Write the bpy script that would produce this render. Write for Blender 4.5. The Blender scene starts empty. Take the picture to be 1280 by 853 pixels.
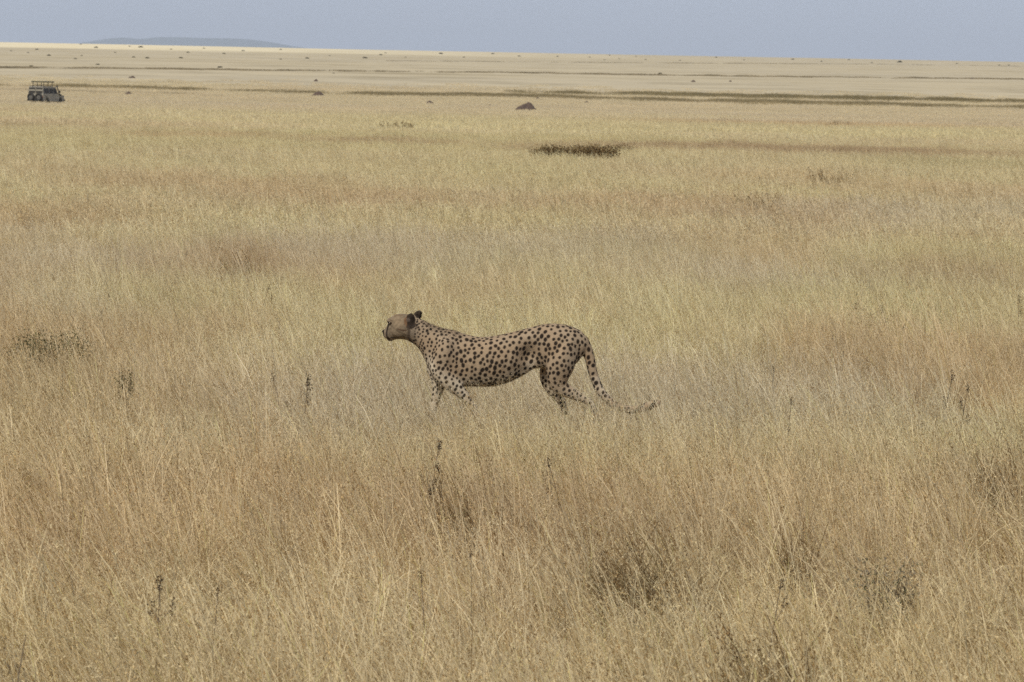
import bpy, bmesh, math, random
import numpy as np
from mathutils import Matrix, Vector, kdtree, noise as mnoise

R = math.radians
random.seed(7)
rng = np.random.default_rng(7)
sc = bpy.context.scene
col = sc.collection

# ------------------------------------------------------------------ camera
FPX = 4100.0                     # focal length in pixels of a 1280 px wide frame
EYE = 2.15                       # standing in an open vehicle
PITCH = math.atan((426.5 - 119.0) / FPX)
ROLL = R(1.12)
cam_d = bpy.data.cameras.new('camera')
cam_d.sensor_width = 36.0
cam_d.lens = 36.0 * FPX / 1280.0
cam_d.clip_start = 0.1
cam_d.clip_end = 120000.0
cam_d.dof.use_dof = True
cam_d.dof.focus_distance = 20.0
cam_d.dof.aperture_fstop = 13.0
cam = bpy.data.objects.new('camera', cam_d)
col.objects.link(cam)
CR = Matrix.Rotation(math.pi / 2 - PITCH, 3, 'X') @ Matrix.Rotation(ROLL, 3, 'Z')
cam.matrix_world = Matrix.Translation((0, 0, EYE)) @ CR.to_4x4()
sc.camera = cam

# ------------------------------------------------------------------ light
SUN_EL, SUN_AZ = R(50), R(-150)          # azimuth clockwise from +Y
world = bpy.data.worlds.new('World')
sc.world = world
world.use_nodes = True
nt = world.node_tree
nt.nodes.clear()
sky = nt.nodes.new('ShaderNodeTexSky')
sky.sky_type = 'NISHITA'
sky.sun_disc = False
sky.sun_elevation = SUN_EL
sky.sun_rotation = SUN_AZ
sky.air_density = 1.0
sky.dust_density = 1.0
sky.ozone_density = 3.0
mx = nt.nodes.new('ShaderNodeMix'); mx.data_type = 'RGBA'
mx.inputs['Factor'].default_value = 0.80       # thin even cloud veil over the blue sky
mx.inputs['B'].default_value = (3.85, 4.3, 5.5, 1)
bg = nt.nodes.new('ShaderNodeBackground')
bg.inputs['Strength'].default_value = 0.12
wo = nt.nodes.new('ShaderNodeOutputWorld')
nt.links.new(sky.outputs[0], mx.inputs['A'])
nt.links.new(mx.outputs['Result'], bg.inputs['Color'])
nt.links.new(bg.outputs[0], wo.inputs[0])

sun_d = bpy.data.lights.new('sun', 'SUN')
sun_d.energy = 3.4
sun_d.angle = R(4)
sun_d.color = (1.0, 0.95, 0.87)
sun = bpy.data.objects.new('sun', sun_d)
col.objects.link(sun)
sd = Vector((math.sin(SUN_AZ) * math.cos(SUN_EL), math.cos(SUN_AZ) * math.cos(SUN_EL), math.sin(SUN_EL)))
sun.rotation_euler = sd.to_track_quat('Z', 'Y').to_euler()
sun.location = sd * 100

sc.view_settings.view_transform = 'Standard'
sc.view_settings.look = 'None'
sc.view_settings.gamma = 1.0
sc.view_settings.exposure = 0.0
sc.view_settings.use_curve_mapping = False
sc.render.engine = 'CYCLES'
sc.cycles.max_bounces = 5
sc.cycles.diffuse_bounces = 4
sc.cycles.debug_use_spatial_splits = True
sc.cycles.transmission_bounces = 4
sc.cycles.volume_bounces = 0
sc.cycles.use_denoising = False

# ------------------------------------------------------------------ helpers
def tag(o, label=None, cat=None, group=None, kind=None):
    if label: o['label'] = label
    if cat: o['category'] = cat
    if group: o['group'] = group
    if kind: o['kind'] = kind
    return o

def empty(name, loc, rz=0.0):
    o = bpy.data.objects.new(name, None)
    o.empty_display_size = 0.2
    col.objects.link(o)
    o.location = loc
    o.rotation_euler = (0, 0, rz)
    return o

def mesh_obj(name, verts, faces, mat, parent=None, smooth=False, link=True):
    me = bpy.data.meshes.new(name)
    me.from_pydata([tuple(v) for v in verts], [], [tuple(f) for f in faces])
    me.update()
    if smooth:
        me.polygons.foreach_set('use_smooth', [True] * len(me.polygons))
    if mat: me.materials.append(mat)
    o = bpy.data.objects.new(name, me)
    if link: col.objects.link(o)
    if parent: o.parent = parent
    return o

def fast_mesh(name, V, tris, cols=None, mat=None, attr='tone'):
    """V (n,3), tris (m,3) numpy -> mesh with a point colour attribute"""
    V = np.asarray(V, dtype=np.float32); tris = np.asarray(tris, dtype=np.int32)
    me = bpy.data.meshes.new(name)
    me.vertices.add(len(V)); me.vertices.foreach_set('co', V.ravel())
    k = tris.shape[1]
    me.loops.add(tris.size); me.loops.foreach_set('vertex_index', tris.ravel())
    me.polygons.add(len(tris))
    me.polygons.foreach_set('loop_start', np.arange(0, tris.size, k, dtype=np.int32))
    me.update(calc_edges=True)
    if cols is not None:
        a = me.attributes.new(attr, 'FLOAT_COLOR', 'POINT')
        c4 = np.ones((len(V), 4), dtype=np.float32); c4[:, :3] = cols
        a.data.foreach_set('color', c4.ravel())
    if mat: me.materials.append(mat)
    return me

def link_mesh(name, me, parent=None):
    o = bpy.data.objects.new(name, me)
    col.objects.link(o)
    if parent: o.parent = parent
    return o

# value noise, numpy
def _hash(ix, iy, s):
    h = (ix * 374761393 + iy * 668265263 + s * 1274126177) & 0xffffffff
    h = ((h ^ (h >> 13)) * 1274126177) & 0xffffffff
    return ((h ^ (h >> 16)) & 0xffff) / 65535.0
def vnoise(x, y, s=0):
    x = np.asarray(x, float); y = np.asarray(y, float)
    ix = np.floor(x).astype(np.int64); iy = np.floor(y).astype(np.int64)
    fx = x - ix; fy = y - iy
    fx = fx * fx * (3 - 2 * fx); fy = fy * fy * (3 - 2 * fy)
    a = _hash(ix, iy, s); b = _hash(ix + 1, iy, s); c = _hash(ix, iy + 1, s); d = _hash(ix + 1, iy + 1, s)
    return (a * (1 - fx) + b * fx) * (1 - fy) + (c * (1 - fx) + d * fx) * fy
def fbm(x, y, s=0, o=3):
    t = 0; w = 0.5; n = 0
    for k in range(o):
        t = t + w * vnoise(x * 2 ** k, y * 2 ** k, s + k * 17); n += w; w *= 0.5
    return t / n
def sstep(a, b, x):
    t = np.clip((np.asarray(x, float) - a) / (b - a), 0, 1)
    return t * t * (3 - 2 * t)

# terrain: level plain, then a very long gentle rise to a ridge, then lower land
RIDGE = 4000.0
def terrain(x, y):
    x = np.asarray(x, float); y = np.asarray(y, float)
    z = 0.05 * (fbm(x / 9.0, y / 9.0, 3) - 0.5)
    z = z + sstep(120, 400, y) * 0.5 * (fbm(x / 160.0, y / 160.0, 5) - 0.5)
    t = np.clip(y - 470.0, 0, None)
    rise = 54.0 * (t / (RIDGE - 470.0)) * (0.55 + 0.45 * sstep(0, 500, t))
    rise = np.where(y > RIDGE, 54.0 - (y - RIDGE) * 0.02, rise)
    rise = np.maximum(rise, -60.0)
    z = z + rise
    z = z + sstep(600, 2000, y) * 1.6 * (fbm(x / 700.0, y / 500.0, 8) - 0.5)
    return z

def at(px, py, lift=0.0):
    """the point of the plain seen at a pixel of the photograph"""
    d = CR @ Vector(((px - 640) / FPX, (426.5 - py) / FPX, -1.0))
    def hit(t):
        return EYE + d.z * t < terrain(d.x * t, d.y * t) + lift
    ts = np.geomspace(8.0, RIDGE * 1.02, 500)
    h = hit(ts)
    if h.any():
        i = int(np.argmax(h))
        for _ in range(3):
            lo = ts[max(i - 1, 0)]; hi = ts[i]
            ts = np.linspace(lo, hi, 20); i = int(np.argmax(hit(ts)))
        t = ts[i]
    else:
        t = RIDGE * 0.985
    return Vector((d.x * t, d.y * t, float(terrain(d.x * t, d.y * t))))

# ------------------------------------------------------------------ materials
def new_mat(name):
    m = bpy.data.materials.new(name)
    m.use_nodes = True
    n = m.node_tree
    n.nodes.clear()
    out = n.nodes.new('ShaderNodeOutputMaterial')
    return m, n, out

def plain_mat(name, rgb, rough=0.6, metal=0.0, var=0.15, scale=6.0, bump=0.0, spec=0.5):
    m, n, out = new_mat(name)
    b = n.nodes.new('ShaderNodeBsdfPrincipled')
    b.inputs['Roughness'].default_value = rough
    b.inputs['Metallic'].default_value = metal
    b.inputs['Specular IOR Level'].default_value = spec
    tc = n.nodes.new('ShaderNodeTexCoord')
    nz = n.nodes.new('ShaderNodeTexNoise'); nz.inputs['Scale'].default_value = scale; nz.inputs['Detail'].default_value = 5
    n.links.new(tc.outputs['Object'], nz.inputs['Vector'])
    rp = n.nodes.new('ShaderNodeValToRGB')
    rp.color_ramp.elements[0].position = 0.3; rp.color_ramp.elements[1].position = 0.7
    rp.color_ramp.elements[0].color = (*[c * (1 - var) for c in rgb], 1)
    rp.color_ramp.elements[1].color = (*[min(1, c * (1 + var)) for c in rgb], 1)
    n.links.new(nz.outputs['Fac'], rp.inputs['Fac'])
    n.links.new(rp.outputs['Color'], b.inputs['Base Color'])
    if bump:
        bp = n.nodes.new('ShaderNodeBump'); bp.inputs['Strength'].default_value = 0.8; bp.inputs['Distance'].default_value = bump
        n.links.new(nz.outputs['Fac'], bp.inputs['Height'])
        n.links.new(bp.outputs['Normal'], b.inputs['Normal'])
    n.links.new(b.outputs[0], out.inputs[0])
    return m

def blade_mat(name, instanced):
    """thin dry leaf: blade tone x patch tint, part of the light passes through"""
    m, n, out = new_mat(name)
    a = n.nodes.new('ShaderNodeAttribute'); a.attribute_name = 'tone'
    src = a.outputs['Color']
    if instanced:
        t = n.nodes.new('ShaderNodeAttribute'); t.attribute_type = 'INSTANCER'; t.attribute_name = 'tint'
        mm = n.nodes.new('ShaderNodeMix'); mm.data_type = 'RGBA'; mm.blend_type = 'MULTIPLY'
        mm.inputs['Factor'].default_value = 1.0
        n.links.new(a.outputs['Color'], mm.inputs['A']); n.links.new(t.outputs['Color'], mm.inputs['B'])
        src = mm.outputs['Result']
    d = n.nodes.new('ShaderNodeBsdfDiffuse'); tr = n.nodes.new('ShaderNodeBsdfTranslucent')
    ms = n.nodes.new('ShaderNodeMixShader'); ms.inputs[0].default_value = 0.4
    n.links.new(src, d.inputs['Color']); n.links.new(src, tr.inputs['Color'])
    n.links.new(d.outputs[0], ms.inputs[1]); n.links.new(tr.outputs[0], ms.inputs[2])
    n.links.new(ms.outputs[0], out.inputs[0])
    return m

M_GRASS = blade_mat('dry_grass', True)
M_PLANT = blade_mat('dry_plant', False)
M_SOIL = plain_mat('mound_soil', (0.085, 0.055, 0.036), 0.95, var=0.45, scale=3.0, bump=0.12)

def ground_material():
    m, n, out = new_mat('plain_ground')
    b = n.nodes.new('ShaderNodeBsdfDiffuse')
    g = n.nodes.new('ShaderNodeNewGeometry')
    def noise(sx, sy, scale, detail, rough=0.6):
        mp = n.nodes.new('ShaderNodeMapping'); mp.inputs['Scale'].default_value = (sx, sy, 0)
        n.links.new(g.outputs['Position'], mp.inputs['Vector'])
        t = n.nodes.new('ShaderNodeTexNoise'); t.inputs['Scale'].default_value = scale
        t.inputs['Detail'].default_value = detail; t.inputs['Roughness'].default_value = rough
        n.links.new(mp.outputs[0], t.inputs['Vector'])
        return t.outputs['Fac']
    def ramp(src, stops):
        r = n.nodes.new('ShaderNodeValToRGB')
        e = r.color_ramp.elements
        while len(e) < len(stops): e.new(0.5)
        for k, (p, c) in enumerate(stops):
            e[k].position = p; e[k].color = (*c, 1)
        n.links.new(src, r.inputs['Fac'])
        return r.outputs['Color']
    def mix(f, a_, b_, bt='MIX'):
        x = n.nodes.new('ShaderNodeMix'); x.data_type = 'RGBA'; x.blend_type = bt
        if isinstance(f, float): x.inputs['Factor'].default_value = f
        else: n.links.new(f, x.inputs['Factor'])
        n.links.new(a_, x.inputs['A']); n.links.new(b_, x.inputs['B'])
        return x.outputs['Result']
    # broad belts of straw, buff and greyish grass
    base = ramp(noise(1, 1, 0.0022, 6), [(0.32, (0.40, 0.33, 0.205)), (0.5, (0.45, 0.38, 0.25)), (0.68, (0.41, 0.35, 0.24))])
    fine = ramp(noise(1, 1, 0.02, 8, 0.7), [(0.3, (0.66, 0.64, 0.60)), (0.5, (1.0, 1.0, 1.0)), (0.72, (1.14, 1.12, 1.08))])
    c = mix(1.0, base, fine, 'MULTIPLY')
    spots = ramp(noise(1, 1, 0.055, 3, 0.5), [(0.68, (1, 1, 1)), (0.76, (0.68, 0.62, 0.53))])
    c = mix(1.0, c, spots, 'MULTIPLY')
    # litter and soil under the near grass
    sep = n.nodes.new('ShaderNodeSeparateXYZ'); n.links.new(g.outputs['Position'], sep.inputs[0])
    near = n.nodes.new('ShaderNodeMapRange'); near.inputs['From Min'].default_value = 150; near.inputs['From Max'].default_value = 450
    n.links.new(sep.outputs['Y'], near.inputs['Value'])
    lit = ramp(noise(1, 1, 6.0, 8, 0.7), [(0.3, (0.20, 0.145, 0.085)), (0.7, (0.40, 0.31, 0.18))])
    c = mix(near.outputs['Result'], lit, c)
    # patch of sunlight on the far left ridge, painted as paler ground colour
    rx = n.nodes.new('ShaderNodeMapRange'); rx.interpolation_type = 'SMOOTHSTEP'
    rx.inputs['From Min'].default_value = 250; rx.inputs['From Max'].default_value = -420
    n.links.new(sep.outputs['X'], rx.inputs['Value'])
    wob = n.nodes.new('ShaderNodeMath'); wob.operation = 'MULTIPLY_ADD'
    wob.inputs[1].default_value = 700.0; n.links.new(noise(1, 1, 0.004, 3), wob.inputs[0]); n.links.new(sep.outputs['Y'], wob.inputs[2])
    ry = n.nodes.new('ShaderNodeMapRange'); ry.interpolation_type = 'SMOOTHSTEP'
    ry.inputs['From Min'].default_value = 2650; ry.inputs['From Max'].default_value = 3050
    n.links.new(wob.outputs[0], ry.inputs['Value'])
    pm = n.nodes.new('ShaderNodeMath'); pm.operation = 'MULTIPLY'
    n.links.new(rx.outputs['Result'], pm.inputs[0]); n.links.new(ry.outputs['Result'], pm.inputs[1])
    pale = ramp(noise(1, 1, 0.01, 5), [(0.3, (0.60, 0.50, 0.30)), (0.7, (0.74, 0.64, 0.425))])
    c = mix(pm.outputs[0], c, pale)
    n.links.new(c, b.inputs['Color'])
    bp = n.nodes.new('ShaderNodeBump'); bp.inputs['Strength'].default_value = 0.5; bp.inputs['Distance'].default_value = 0.3
    n.links.new(noise(1, 1, 0.6, 6, 0.7), bp.inputs['Height'])
    n.links.new(bp.outputs['Normal'], b.inputs['Normal'])
    n.links.new(b.outputs[0], out.inputs[0])
    return m

# ------------------------------------------------------------------ ground
def build_ground():
    ys = np.concatenate([np.arange(-40, 30, 2.0), np.geomspace(30, RIDGE, 150), np.array([4050, 4120, 4300, 4600, 5200, 6500, 9000, 15000, 30000, 60000.])])
    us = np.linspace(-1, 1, 141)
    V = []
    for y in ys:
        hw = 60 + max(y, 0) * 0.7
        x = us * hw
        z = terrain(x, np.full_like(x, y))
        V.append(np.stack([x, np.full_like(x, y), z], 1))
    V = np.concatenate(V)
    n = len(us); k = len(ys)
    i, j = np.meshgrid(np.arange(k - 1), np.arange(n - 1), indexing='ij')
    a = (i * n + j).ravel()
    F = np.stack([a, a + 1, a + n + 1, a + n], 1)
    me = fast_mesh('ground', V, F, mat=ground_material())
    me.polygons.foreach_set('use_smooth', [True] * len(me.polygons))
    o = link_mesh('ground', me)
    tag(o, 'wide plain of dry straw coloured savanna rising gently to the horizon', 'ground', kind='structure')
build_ground()

def build_hills():
    m, n, out = new_mat('far_hills')
    b = n.nodes.new('ShaderNodeBsdfDiffuse'); b.inputs['Color'].default_value = (0.07, 0.085, 0.06, 1)
    n.links.new(b.outputs[0], out.inputs[0])
    D = 52000.0
    xs = np.linspace(-19000, 14000, 240)
    def height(x):
        px = 640 + x / D * FPX
        h = 22.0 * (sstep(40, 150, px) * (1 - sstep(290, 400, px)))
        h = h - 5.0 * np.exp(-((px - 170) / 14.0) ** 2)
        h = h + 2.5 * (fbm(px / 28.0, px * 0 + 3.1, 21, 4) - 0.5)
        h = h - 8.0 * (1 - sstep(60, 190, px))
        return np.clip(h, -20, None)
    rows = []
    for k, (dy, f) in enumerate([(-5000, 0.0), (-3600, 0.35), (-2000, 0.72), (-700, 0.95), (0, 1.0), (3000, 0.5), (6000, 0.0)]):
        hpx = height(xs)
        eye_px = 52.0
        top = (eye_px + hpx * 0.52) / FPX * D
        z = -60 + (top + 60) * f + (0 if f in (0, 1.0) else 30 * (fbm(xs / 700.0, xs * 0 + k * 5.7, 31) - 0.5))
        rows.append(np.stack([xs, np.full_like(xs, D + dy), z], 1))
    V = np.concatenate(rows); nn = len(xs); kk = len(rows)
    i, j = np.meshgrid(np.arange(kk - 1), np.arange(nn - 1), indexing='ij')
    a = (i * nn + j).ravel()
    me = fast_mesh('hills', V, np.stack([a, a + 1, a + nn + 1, a + nn], 1), mat=m)
    o = link_mesh('hills', me)
    tag(o, 'faint blue hills far beyond the plain', 'hills', kind='structure')
build_hills()

def build_haze():
    m, n, out = new_mat('haze')
    v = n.nodes.new('ShaderNodeVolumePrincipled')
    v.inputs['Color'].default_value = (0.86, 0.93, 1.0, 1)
    v.inputs['Density'].default_value = 3.0e-5
    v.inputs['Anisotropy'].default_value = 0.0
    n.links.new(v.outputs[0], out.inputs['Volume'])
    x0, x1, y0, y1, z0, z1 = -46000, 46000, -2000, 64000, -160, 1100
    V = [(x, y, z) for z in (z0, z1) for y in (y0, y1) for x in (x0, x1)]
    F = [(0, 2, 3, 1), (4, 5, 7, 6), (0, 1, 5, 4), (2, 6, 7, 3), (0, 4, 6, 2), (1, 3, 7, 5)]
    o = mesh_obj('haze', V, F, m)
    tag(o, 'thin dusty haze over the whole plain', 'haze', kind='stuff')
build_haze()

# ------------------------------------------------------------------ grass
def blades(n, radius, hmin, hmax, wmin, wmax, rg, lean=0.6, square=True, tones=None, head=0.0, seg=4, spread=0.8, arch=1.0, grains=7, grain=0.011, bunch=13):
    """n curved blades and stalks with loose seed heads; returns V, T, C.  Tips lean to -x (wind) with scatter."""
    Vs, Ts, Cs = [], [], []
    base = 0
    nc = max(1, int(n / bunch))
    cl = []
    for k in range(nc):
        if square:
            bx, by = rg.uniform(-radius, radius, 2)
        else:
            a = rg.uniform(0, 2 * math.pi); r = radius * math.sqrt(rg.uniform())
            bx, by = r * math.cos(a), r * math.sin(a)
        cl.append((bx, by, rg.normal(math.pi, 0.65), abs(rg.normal(lean, spread * 0.45)), rg.uniform(0.8, 1.15)))
    for k in range(n):
        bx, by, caz, ctilt, ctone = cl[rg.integers(nc)]
        cs = radius * 0.9 / math.sqrt(nc)
        bx += rg.normal(0, cs * 0.5); by += rg.normal(0, cs * 0.5)
        is_head = rg.uniform() < head
        h = rg.uniform(0.8, 1.15) * hmax if is_head else rg.uniform(hmin, hmax * 0.85)
        w = rg.uniform(wmin, wmax) * (0.55 if is_head else 1)
        strand = rg.uniform() < 0.022
        if strand: h = hmax * rg.uniform(0.8, 1.1); w = wmax * rg.uniform(0.8, 1.15)
        az = rg.normal(caz, 0.6) if rg.uniform() < 0.75 else rg.uniform(0, 2 * math.pi)
        tilt = abs(rg.normal(ctilt, 0.18))
        curl = rg.uniform(0.1, arch) * (0.6 if is_head else 1.0)
        if rg.uniform() < 0.14: tilt += 0.7          # lodged, nearly fallen blade
        dirx, diry = math.cos(az), math.sin(az)
        fa = rg.uniform(0, math.pi)                   # blade face direction
        wx, wy = math.cos(fa) * w * 0.5, math.sin(fa) * w * 0.5
        tone = np.array(tones[rg.integers(len(tones))]) * rg.uniform(0.8, 1.15) * ctone
        if strand: tone = (1.1 if rg.uniform() < 0.7 else 0.45) * np.array(tones[0])
        th = tilt * 0.35
        p = np.array([bx, by, -0.02])
        pts = [p.copy()]
        L = h / seg
        for s in range(seg):
            a_ = th + (tilt + curl) * (s / seg)
            p = p + L * np.array([math.sin(a_) * dirx, math.sin(a_) * diry, math.cos(a_)])
            pts.append(p.copy())
        prof = [1.0] * seg + [0.6] if is_head else ([1.0, 1.0, 0.85, 0.6, 0.12] if seg == 4 else list(np.linspace(1, .12, seg + 1)))
        for s in range(seg + 1):
            q = pts[s]; f = prof[s]
            Vs.append((q[0] - wx * f, q[1] - wy * f, q[2])); Vs.append((q[0] + wx * f, q[1] + wy * f, q[2]))
            Cs.append(tone); Cs.append(tone)
        for s in range(seg):
            i = base + 2 * s
            Ts.append((i, i + 1, i + 3)); Ts.append((i, i + 3, i + 2))
        base += 2 * (seg + 1)
        if is_head:                                   # loose spikelets round the upper stalk
            ht = np.array(tones[0]) * np.array(HEADS[rg.integers(len(HEADS))]) * rg.uniform(0.8, 1.15)
            sp = 0.02 + 0.35 * grain
            for g in range(grains):
                u = rg.uniform(0, 1) ** 0.8
                c = pts[-2] * (1 - u) + pts[-1] * u + rg.normal(0, sp * (1.1 - 0.7 * u), 3)
                d = (pts[-1] - pts[-2]) / L + rg.normal(0, 0.6, 3)
                d = d / np.linalg.norm(d) * grain * rg.uniform(0.7, 1.5)
                e = np.cross(d, rg.normal(0, 1, 3)); e = e / (np.linalg.norm(e) + 1e-9) * grain * 0.22
                Vs += [tuple(c - e), tuple(c + e), tuple(c + d)]
                Cs += [ht] * 3
                Ts.append((base, base + 1, base + 2)); base += 3
    return np.array(Vs), np.array(Ts), np.clip(np.array(Cs), 0, 1.0)

HEADS = [(1.05, 1.03, 0.97)] * 5 + [(0.85, 0.76, 0.62)] * 3 + [(0.55, 0.43, 0.31)] * 2 + [(0.26, 0.19, 0.12)] * 2
STRAW = [(1.0, 1.0, 1.0)] * 7 + [(1.18, 1.18, 1.15)] * 6 + [(0.88, 0.84, 0.76)] * 3 + [(0.64, 0.56, 0.44)] * 3 + [(0.32, 0.25, 0.17)] * 3 + [(0.86, 0.92, 0.66)]

def proto_set(prefix, count, **kw):
    c = bpy.data.collections.new(prefix)        # never linked to the scene: only a source of shapes
    calm = kw.pop('calm', 0.0)
    for k in range(count):
        rg = np.random.default_rng(100 + k * 7 + len(prefix))
        V, T, C = blades(rg=rg, tones=STRAW, **kw)
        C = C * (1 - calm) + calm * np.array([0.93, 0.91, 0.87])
        me = fast_mesh(prefix, V, T, C * 0.95, M_GRASS)
        o = bpy.data.objects.new('%s_%02d' % (prefix, k), me)
        c.objects.link(o)
    return c

def grass_tree(coll):
    ng = bpy.data.node_groups.new('scatter_' + coll.name, 'GeometryNodeTree')
    ng.interface.new_socket('Geometry', in_out='INPUT', socket_type='NodeSocketGeometry')
    ng.interface.new_socket('Geometry', in_out='OUTPUT', socket_type='NodeSocketGeometry')
    gi = ng.nodes.new('NodeGroupInput'); go = ng.nodes.new('NodeGroupOutput')
    ci = ng.nodes.new('GeometryNodeCollectionInfo')
    ci.inputs['Collection'].default_value = coll
    ci.inputs['Separate Children'].default_value = True
    ci.inputs['Reset Children'].default_value = True
    ip = ng.nodes.new('GeometryNodeInstanceOnPoints')
    ip.inputs['Pick Instance'].default_value = True
    def named(t, nm):
        a = ng.nodes.new('GeometryNodeInputNamedAttribute'); a.data_type = t
        a.inputs['Name'].default_value = nm
        return a.outputs['Attribute']
    ng.links.new(gi.outputs[0], ip.inputs['Points'])
    ng.links.new(ci.outputs[0], ip.inputs['Instance'])
    ng.links.new(named('INT', 'pick'), ip.inputs['Instance Index'])
    ng.links.new(named('FLOAT_VECTOR', 'rot'), ip.inputs['Rotation'])
    ng.links.new(named('FLOAT_VECTOR', 'size'), ip.inputs['Scale'])
    ng.links.new(ip.outputs[0], go.inputs[0])
    return ng

def scatter(name, coll, X, Y, tint, size, rotz, label, cat='grass', lift=0.0):
    n = len(X)
    Z = terrain(X, Y) + lift
    me = bpy.data.meshes.new(name)
    me.vertices.add(n)
    me.vertices.foreach_set('co', np.stack([X, Y, Z], 1).astype(np.float32).ravel())
    def put(nm, typ, key, arr):
        a = me.attributes.new(nm, typ, 'POINT'); a.data.foreach_set(key, arr.ravel())
    put('pick', 'INT', 'value', rng.integers(0, len(coll.objects), n).astype(np.int32))
    rot = np.zeros((n, 3), np.float32); rot[:, 2] = rotz
    put('rot', 'FLOAT_VECTOR', 'vector', rot)
    put('size', 'FLOAT_VECTOR', 'vector', size.astype(np.float32))
    c = np.ones((n, 4), np.float32); c[:, :3] = tint
    put('tint', 'FLOAT_COLOR', 'color', c)
    o = link_mesh(name, me)
    md = o.modifiers.new('scatter', 'NODES'); md.node_group = grass_tree(coll)
    return tag(o, label, cat, kind='stuff')

# ---- colour of the sward over the plain
C_STRAW = np.array((0.91, 0.785, 0.49))
C_YELLOW = np.array((0.89, 0.785, 0.455))
C_BROWN = np.array((0.78, 0.60, 0.35))
C_RUST = np.array((0.66, 0.505, 0.305))
C_GREY = np.array((0.84, 0.73, 0.52))
C_OLIVE = np.array((0.70, 0.63, 0.36))
C_DARK = np.array((0.38, 0.275, 0.14))

C_FAR = np.array((0.83, 0.72, 0.50))
C_TAN = np.array((0.86, 0.685, 0.405))

PATCHES = []     # x, y, rx, ry, colour, strength
def patch_px(px, py, wpx, hpx, colr, k=0.9, lift=0.3):
    p = at(px, py, lift)
    d = p.y
    rx = wpx / FPX * d * 0.5
    ry = hpx / FPX * d * d / EYE * 0.5
    PATCHES.append((p.x, p.y, rx, max(ry, 0.25), colr, k))

def sward(X, Y):
    dist = np.hypot(X, Y)
    sc_ = 1.0
    a = fbm(X / 3.2, Y / 5.0, 41, 4)
    b = fbm(X / 5.0 + 9, Y / 7.0, 57, 4)
    c = fbm(X / 1.1, Y / 1.6, 73, 3)
    af = fbm(X / 22.0, Y / 40.0, 83, 4)
    bf = fbm(X / 30.0 + 4, Y / 55.0, 97, 4)
    far = sstep(40, 110, dist)
    a = a * (1 - far) + af * far; b = b * (1 - far) + bf * far
    t = np.ones((len(X), 3)) * C_STRAW
    def blend(m, colr):
        nonlocal t
        t = t * (1 - m[:, None]) + colr * m[:, None]
    blend(sstep(0.42, 0.66, a) * 0.8, C_YELLOW)
    blend(sstep(0.52, 0.72, b) * 0.75, C_GREY)
    brown = sstep(0.50, 0.70, 1 - a) * (0.7 - 0.4 * far)
    blend(brown, C_BROWN)
    blend(0.55 * (1 - sstep(15.0, 20.5, dist)), C_TAN)
    # browner belt in the foreground, between the animal and the paler front edge
    belt = np.exp(-((dist - 15.6) / 1.5) ** 2) * (0.35 + 0.75 * sstep(0.35, 0.62, b))
    blend(np.clip(belt, 0, 1) * 0.75, C_BROWN)
    blend(sstep(0.60, 0.78, c) * (0.25 + 0.5 * belt.clip(0, 1)) * (1 - far), C_RUST)
    blend(sstep(0.66, 0.82, 1 - c) * 0.35 * (1 - far), C_OLIVE)
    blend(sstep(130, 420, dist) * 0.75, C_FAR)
    for (x, y, rx, ry, colr, k) in PATCHES:
        q = ((X - x) / rx) ** 2 + ((Y - y) / ry) ** 2
        q = q + 0.9 * (c - 0.5)
        blend(k * np.clip(1.25 - q, 0, 1), colr)
    return t

patch_px(600, 600, 110, 40, C_RUST, 0.7)
patch_px(590, 640, 330, 90, C_BROWN, 0.7)
patch_px(820, 670, 150, 50, C_DARK, 0.55)
patch_px(970, 800, 200, 80, C_DARK, 0.45)
patch_px(1110, 690, 150, 50, C_RUST, 0.7)
patch_px(820, 845, 130, 30, C_DARK, 0.5)
patch_px(30, 830, 120, 60, C_DARK, 0.45)
patch_px(1245, 565, 100, 50, C_DARK, 0.5)
patch_px(1200, 340, 230, 30, C_RUST, 0.7)
patch_px(420, 345, 130, 34, C_BROWN, 0.6)
patch_px(300, 316, 90, 22, C_RUST, 0.6)
patch_px(1000, 188, 700, 12, C_RUST, 0.95)
patch_px(690, 186, 160, 8, C_RUST, 0.6)
patch_px(480, 178, 240, 8, C_RUST, 0.8)
patch_px(1180, 205, 240, 22, C_OLIVE, 0.5)
patch_px(250, 170, 260, 9, C_BROWN, 0.6)
patch_px(60, 157, 90, 9, C_DARK, 0.35)
patch_px(1000, 155, 500, 5, C_BROWN, 0.7)
patch_px(330, 560, 150, 60, C_BROWN, 0.6)
patch_px(120, 660, 240, 120, C_BROWN, 0.7)
patch_px(240, 515, 80, 30, C_OLIVE, 0.5)
patch_px(60, 480, 160, 60, C_OLIVE, 0.35)
patch_px(640, 760, 700, 60, C_STRAW, 0.7)

def belt_points(d0, d1, dens, margin=3.0, slope=0.185):
    n_ = int(dens * (slope * (d1 * d1 - d0 * d0) + 2 * margin * (d1 - d0)))
    Y = d0 + (d1 - d0) * rng.uniform(size=int(n_ * 2.2))
    w = slope * Y + margin
    keep = rng.uniform(size=len(Y)) < w / w.max()
    Y = Y[keep][:n_]; w = w[keep][:n_]
    X = rng.uniform(-1, 1, len(Y)) * w
    return X, Y

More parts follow.
